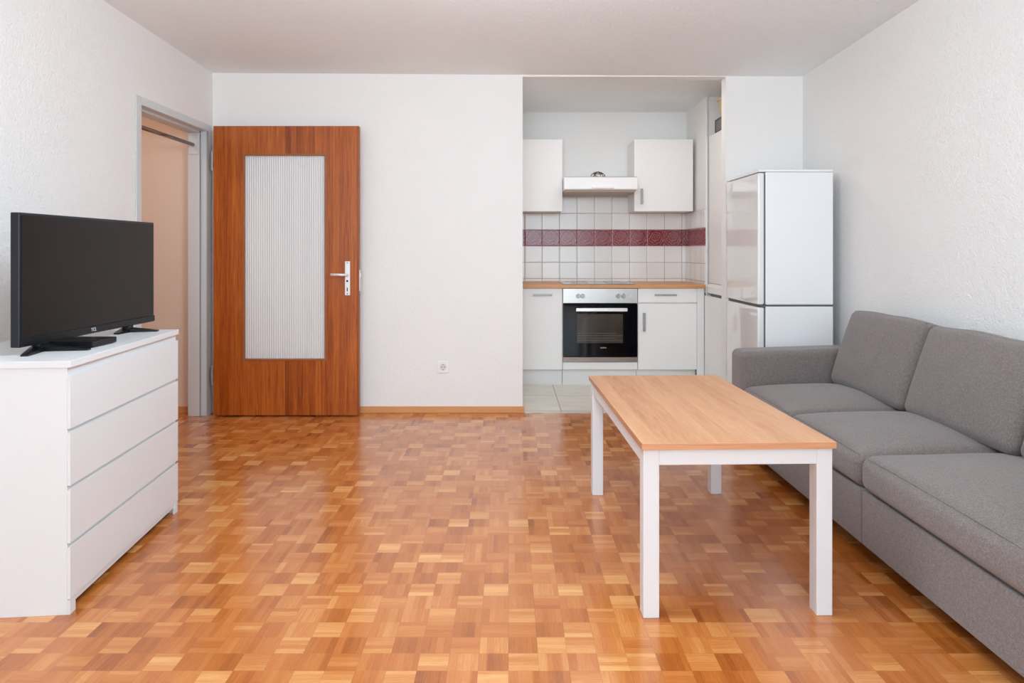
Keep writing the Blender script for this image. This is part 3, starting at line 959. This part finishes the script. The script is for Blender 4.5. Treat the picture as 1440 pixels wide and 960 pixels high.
# worktop and hob
wt = thing('worktop', 'wood effect kitchen worktop over the base cabinets', 'worktop', (0.88, 5.88, 0.823))
bm = new(); box(bm, 0.101, 1.655, 5.549, 6.209, 0.823, 0.851, 0.003); obj('board', bm, M['counter'], wt)
hob = thing('hob', 'black glass hob set into the worktop above the oven', 'hob', (0.77, 5.85, 0.851))
bm = new(); box(bm, 0.462, 1.080, 5.566, 6.120, 0.8512, 0.8560, 0.002); obj('rim', bm, M['steel'], hob)
bm = new(); box(bm, 0.470, 1.072, 5.574, 6.112, 0.8562, 0.8590, 0.001); gl = obj('glass_plate', bm, M['hob_glass'], hob)
ring_m = simple('hob_ring_print', (0.16, 0.16, 0.165), 0.2)
for cx_, cy_, r_ in ((0.61, 5.70, 0.075), (0.93, 5.70, 0.095), (0.61, 5.97, 0.095), (0.93, 5.97, 0.075)):
    bm = new(); tube(bm, [(cx_ + r_ * math.cos(2 * PI * k / 40), cy_ + r_ * math.sin(2 * PI * k / 40), 0.8590) for k in range(40)], 0.0008, 6, True)
    obj('cooking_zone', bm, ring_m, gl)

# wall units
UF = 5.886
UZ0, UZ1 = 1.488, 2.128
u = thing('wall_cabinet', 'cream wall cabinet left of the extractor hood', 'kitchen cabinet', (0.29, 6.05, UZ0), group='kitchen wall units')
bm = new(); box(bm, 0.106, 0.478, UF + TH + 0.002, 6.2095, UZ0 + 0.002, UZ1, 0.001); obj('body', bm, M['kitchen_white'], u)
bm = new(); box(bm, 0.107, 0.480, UF, UF + TH, UZ0, UZ1, 0.0015); obj('door', bm, M['kitchen_white'], u)
u = thing('wall_cabinet', 'cream wall cabinet with slim handle right of the extractor hood', 'kitchen cabinet', (1.38, 6.05, UZ0), group='kitchen wall units')
bm = new(); box(bm, 1.122, 1.642, UF + TH + 0.002, 6.2095, UZ0 + 0.002, UZ1, 0.001); obj('body', bm, M['kitchen_white'], u)
bm = new(); box(bm, 1.120, 1.643, UF, UF + TH, UZ0, UZ1, 0.0015); d = obj('door', bm, M['kitchen_white'], u)
bar_handle(d, 1.172, 1.193, 1.552, 1.688, UF)

# extractor hood
HF = 5.727
hd = thing('extractor_hood', 'slim white extractor hood between the wall cabinets', 'extractor hood', (0.8, 5.97, 1.645))
bm = new()
prism(bm, [(HF + 0.012, 1.665), (HF, 1.672), (HF, 1.772), (HF + 0.006, 1.776), (6.209, 1.776), (6.209, 1.665)], 0, 0.484, 1.117)
obj('body', bm, M['plastic_white'], hd)
bm = new()
hexa(bm, [(0.50, HF + 0.03, 1.648), (1.10, HF + 0.03, 1.648), (1.10, 6.18, 1.648), (0.50, 6.18, 1.648),
          (0.488, HF + 0.014, 1.6648), (1.113, HF + 0.014, 1.6648), (1.113, 6.20, 1.6648), (0.488, 6.20, 1.6648)])
obj('filter_tray', bm, M['hood_under'], hd)
bm = new(); box(bm, 0.722, 0.912, HF - 0.012, HF + 0.001, 1.676, 1.698, 0.004); obj('pull_grip', bm, M['plastic_white'], hd)
bm = new(); box(bm, 0.484, 1.117, HF - 0.001, HF + 0.02, 1.7765, 1.780, 0.001); obj('top_lip', bm, M['steel'], hd)

# wire stand on the hood
wr = thing('wire_stand', 'small dark wire stand lying on top of the extractor hood', 'wire stand', (0.803, 5.93, 1.776))
bm = new()
wx, wy, wz = 0.803, 5.93, 1.7795
tube(bm, [(wx + 0.072 * math.cos(2 * PI * k / 36), wy + 0.072 * math.sin(2 * PI * k / 36), wz) for k in range(36)], 0.0035, 8, True)
for a in (0.0, PI / 3, 2 * PI / 3):
    tube(bm, [(wx + 0.070 * math.cos(b_) * math.cos(a), wy + 0.070 * math.cos(b_) * math.sin(a), wz + 0.064 * math.sin(b_)) for b_ in [PI * k / 18 for k in range(19)]], 0.0032, 8)
tube(bm, [(wx + 0.045 * math.cos(2 * PI * k / 36), wy + 0.045 * math.sin(2 * PI * k / 36), wz + 0.049) for k in range(36)], 0.003, 8, True)
tube(bm, [(wx - 0.055 + 0.11 * k / 12, wy - 0.05, wz + 0.012 + 0.022 * math.sin(PI * k / 12 * 2 + 0.5) * 0.5 + 0.012 * k / 12) for k in range(13)], 0.003, 8)
obj('wire', bm, M['bronze'], wr, True)

# tall pantry unit on the right of the kitchen, its doors facing left
pt = thing('pantry_cabinet', 'tall white cabinet on the right side of the kitchen, behind the wall edge', 'kitchen cabinet', (1.95, 5.15, 0))
PX, PY0, PY1 = 1.692, 4.76, 5.578
bm = new(); box(bm, PX + TH, 2.215, PY0, PY1, 0.0, 2.10, 0.001); obj('body', bm, M['kitchen_white'], pt)
bm = new(); box(bm, PX, PX + TH - 0.001, PY0 + 0.002, PY1 - 0.002, 0.868, 2.098, 0.0015); obj('door', bm, M['kitchen_white'], pt)
bm = new(); prism(bm, [(PX - 0.020, 0.785), (PX + TH, 0.785), (PX + TH, 0.862), (PX, 0.862), (PX - 0.020, 0.835)], 1, PY0 + 0.002, PY1 - 0.002)
obj('rail', bm, M['kitchen_white'], pt)
bm = new(); box(bm, PX - 0.040, PX + TH - 0.001, PY0 + 0.002, PY1 - 0.004, 0.09, 0.762, 0.002); d = obj('door', bm, M['kitchen_white'], pt)
bm = new(); box(bm, PX - 0.018, PX + TH - 0.001, PY0 + 0.05, PY1 - 0.10, 0.762, 0.785); obj('finger_grip', bm, M['gasket'], d)
bm = new(); box(bm, PX - 0.010, PX + TH - 0.001, PY0 + 0.002, PY1 - 0.018, 0.0, 0.085); obj('plinth', bm, M['plinth'], pt)

# things standing on top of the pantry
bk = thing('storage_basket', 'black rimmed basket on top of the tall white cabinet', 'basket', (1.80, 5.26, 2.10))
bm = new()
bx0, bx1, by0, by1 = 1.694, 1.90, 5.09, 5.425
for (x0, x1, y0, y1) in ((bx0, bx0 + 0.010, by0, by1), (bx1 - 0.010, bx1, by0, by1), (bx0 + 0.010, bx1 - 0.010, by0, by0 + 0.010), (bx0 + 0.010, bx1 - 0.010, by1 - 0.010, by1)):
    box(bm, x0, x1, y0, y1, 2.196, 2.206); box(bm, x0, x1, y0, y1, 2.1005, 2.110)
for x in (bx0, bx1 - 0.010):
    for y in (by0, by1 - 0.010):
        box(bm, x, x + 0.010, y, y + 0.010, 2.11, 2.196)
obj('rim', bm, M['black_plastic'], bk)
bm = new()
box(bm, bx0 + 0.003, bx0 + 0.007, by0 + 0.01, by1 - 0.01, 2.110, 2.196); box(bm, bx1 - 0.007, bx1 - 0.003, by0 + 0.01, by1 - 0.01, 2.110, 2.196)
box(bm, bx0 + 0.01, bx1 - 0.01, by0 + 0.003, by0 + 0.007, 2.110, 2.196); box(bm, bx0 + 0.01, bx1 - 0.01, by1 - 0.007, by1 - 0.003, 2.110, 2.196)
box(bm, bx0 + 0.008, bx1 - 0.008, by0 + 0.008, by1 - 0.008, 2.102, 2.106)
box(bm, bx0 + 0.008, bx1 - 0.008, by0 + 0.008, by1 - 0.008, 2.199, 2.204)
obj('side_panel', bm, simple('grey_weave', (0.20, 0.18, 0.17), 0.8), bk)
pot = thing('tapered_pot', 'cream tapered pot standing on the black rimmed basket', 'pot', (1.752, 5.30, 2.206))
bm = new()
prof = [(0.0, 2.2065), (0.046, 2.2065), (0.052, 2.225), (0.070, 2.335), (0.078, 2.340), (0.078, 2.362), (0.066, 2.362), (0.060, 2.30), (0.0, 2.29)]
NS = 32
rings = [[bm.verts.new((1.752 + r * math.cos(2 * PI * k / NS), 5.30 + r * math.sin(2 * PI * k / NS), z)) for k in range(NS)] for r, z in prof[1:-1]]
for A, B in zip(rings, rings[1:]):
    for k in range(NS):
        bm.faces.new((A[k], A[(k + 1) % NS], B[(k + 1) % NS], B[k]))
bm.faces.new(rings[0][::-1]); bm.faces.new(rings[-1])
bmesh.ops.recalc_face_normals(bm, faces=bm.faces[:])
obj('shell', bm, M['beige'], pot)

# ------------------------------------------------------------------ light
def area(name, loc, rot, sx, sy, power, col):
    l = bpy.data.lights.new(name, 'AREA')
    l.shape = 'RECTANGLE'; l.size = sx; l.size_y = sy; l.energy = power; l.color = col
    o = bpy.data.objects.new(name, l)
    C.objects.link(o)
    o.location = loc; o.rotation_euler = rot
    return o
area('window_daylight', (0, YF - 0.05, (WZ0 + WZ1) / 2), (PI / 2, 0, 0), 3.8, 2.2, 135.0, (0.70, 0.88, 1.0))
area('added_uplight', (0, -1.3, 1.75), (PI, 0, 0), 1.2, 1.2, 75.0, (0.70, 0.88, 1.0))  # added fill light aimed at the ceiling, no floor lamp stands here
pl = bpy.data.lights.new('added_room_light', 'POINT')  # added point light to even out the room, no pendant hangs here
pl.energy = 74.0; pl.color = (0.71, 0.88, 1.0); pl.shadow_soft_size = 0.3
po = bpy.data.objects.new('added_room_light', pl)
C.objects.link(po)
po.location = (-0.05, 2.0, 1.95)
area('added_kitchen_light', (0.85, 5.0, 2.41), (0, 0, 0), 0.9, 0.3, 6.3, (1.0, 0.97, 0.95))  # added light to brighten the kitchen, no fixture modelled
area('unseen_hall_light', (-2.75, 3.7, 2.40), (0, 0, 0), 0.4, 0.4, 7.0, (1.0, 0.80, 0.66))  # unseen warm light added in the hall, without a fixture

w = bpy.data.worlds.new('sky')
w.use_nodes = True
w.node_tree.nodes['Background'].inputs[0].default_value = (0.85, 0.93, 1.0, 1)
w.node_tree.nodes['Background'].inputs[1].default_value = 1.0
bpy.context.scene.world = w

# ------------------------------------------------------------------ camera
cam = bpy.data.cameras.new('camera')
co = bpy.data.objects.new('camera', cam)
C.objects.link(co)
co.location = (0, 0, 1.14)
co.rotation_euler = (PI / 2, 0, 0)
cam.sensor_width = 36.0
cam.lens = 930 / 1440 * 36
cam.shift_x = 5 / 1440
cam.shift_y = (352 - 480) / 1440
cam.clip_start = 0.02
sc = bpy.context.scene
sc.camera = co
sc.view_settings.view_transform = 'Standard'
sc.view_settings.look = 'None'
sc.view_settings.gamma = 1.0
sc.view_settings.use_curve_mapping = False
sc.view_settings.exposure = -0.06
sc.cycles.max_bounces = 12
sc.cycles.diffuse_bounces = 8
sc.cycles.use_denoising = True
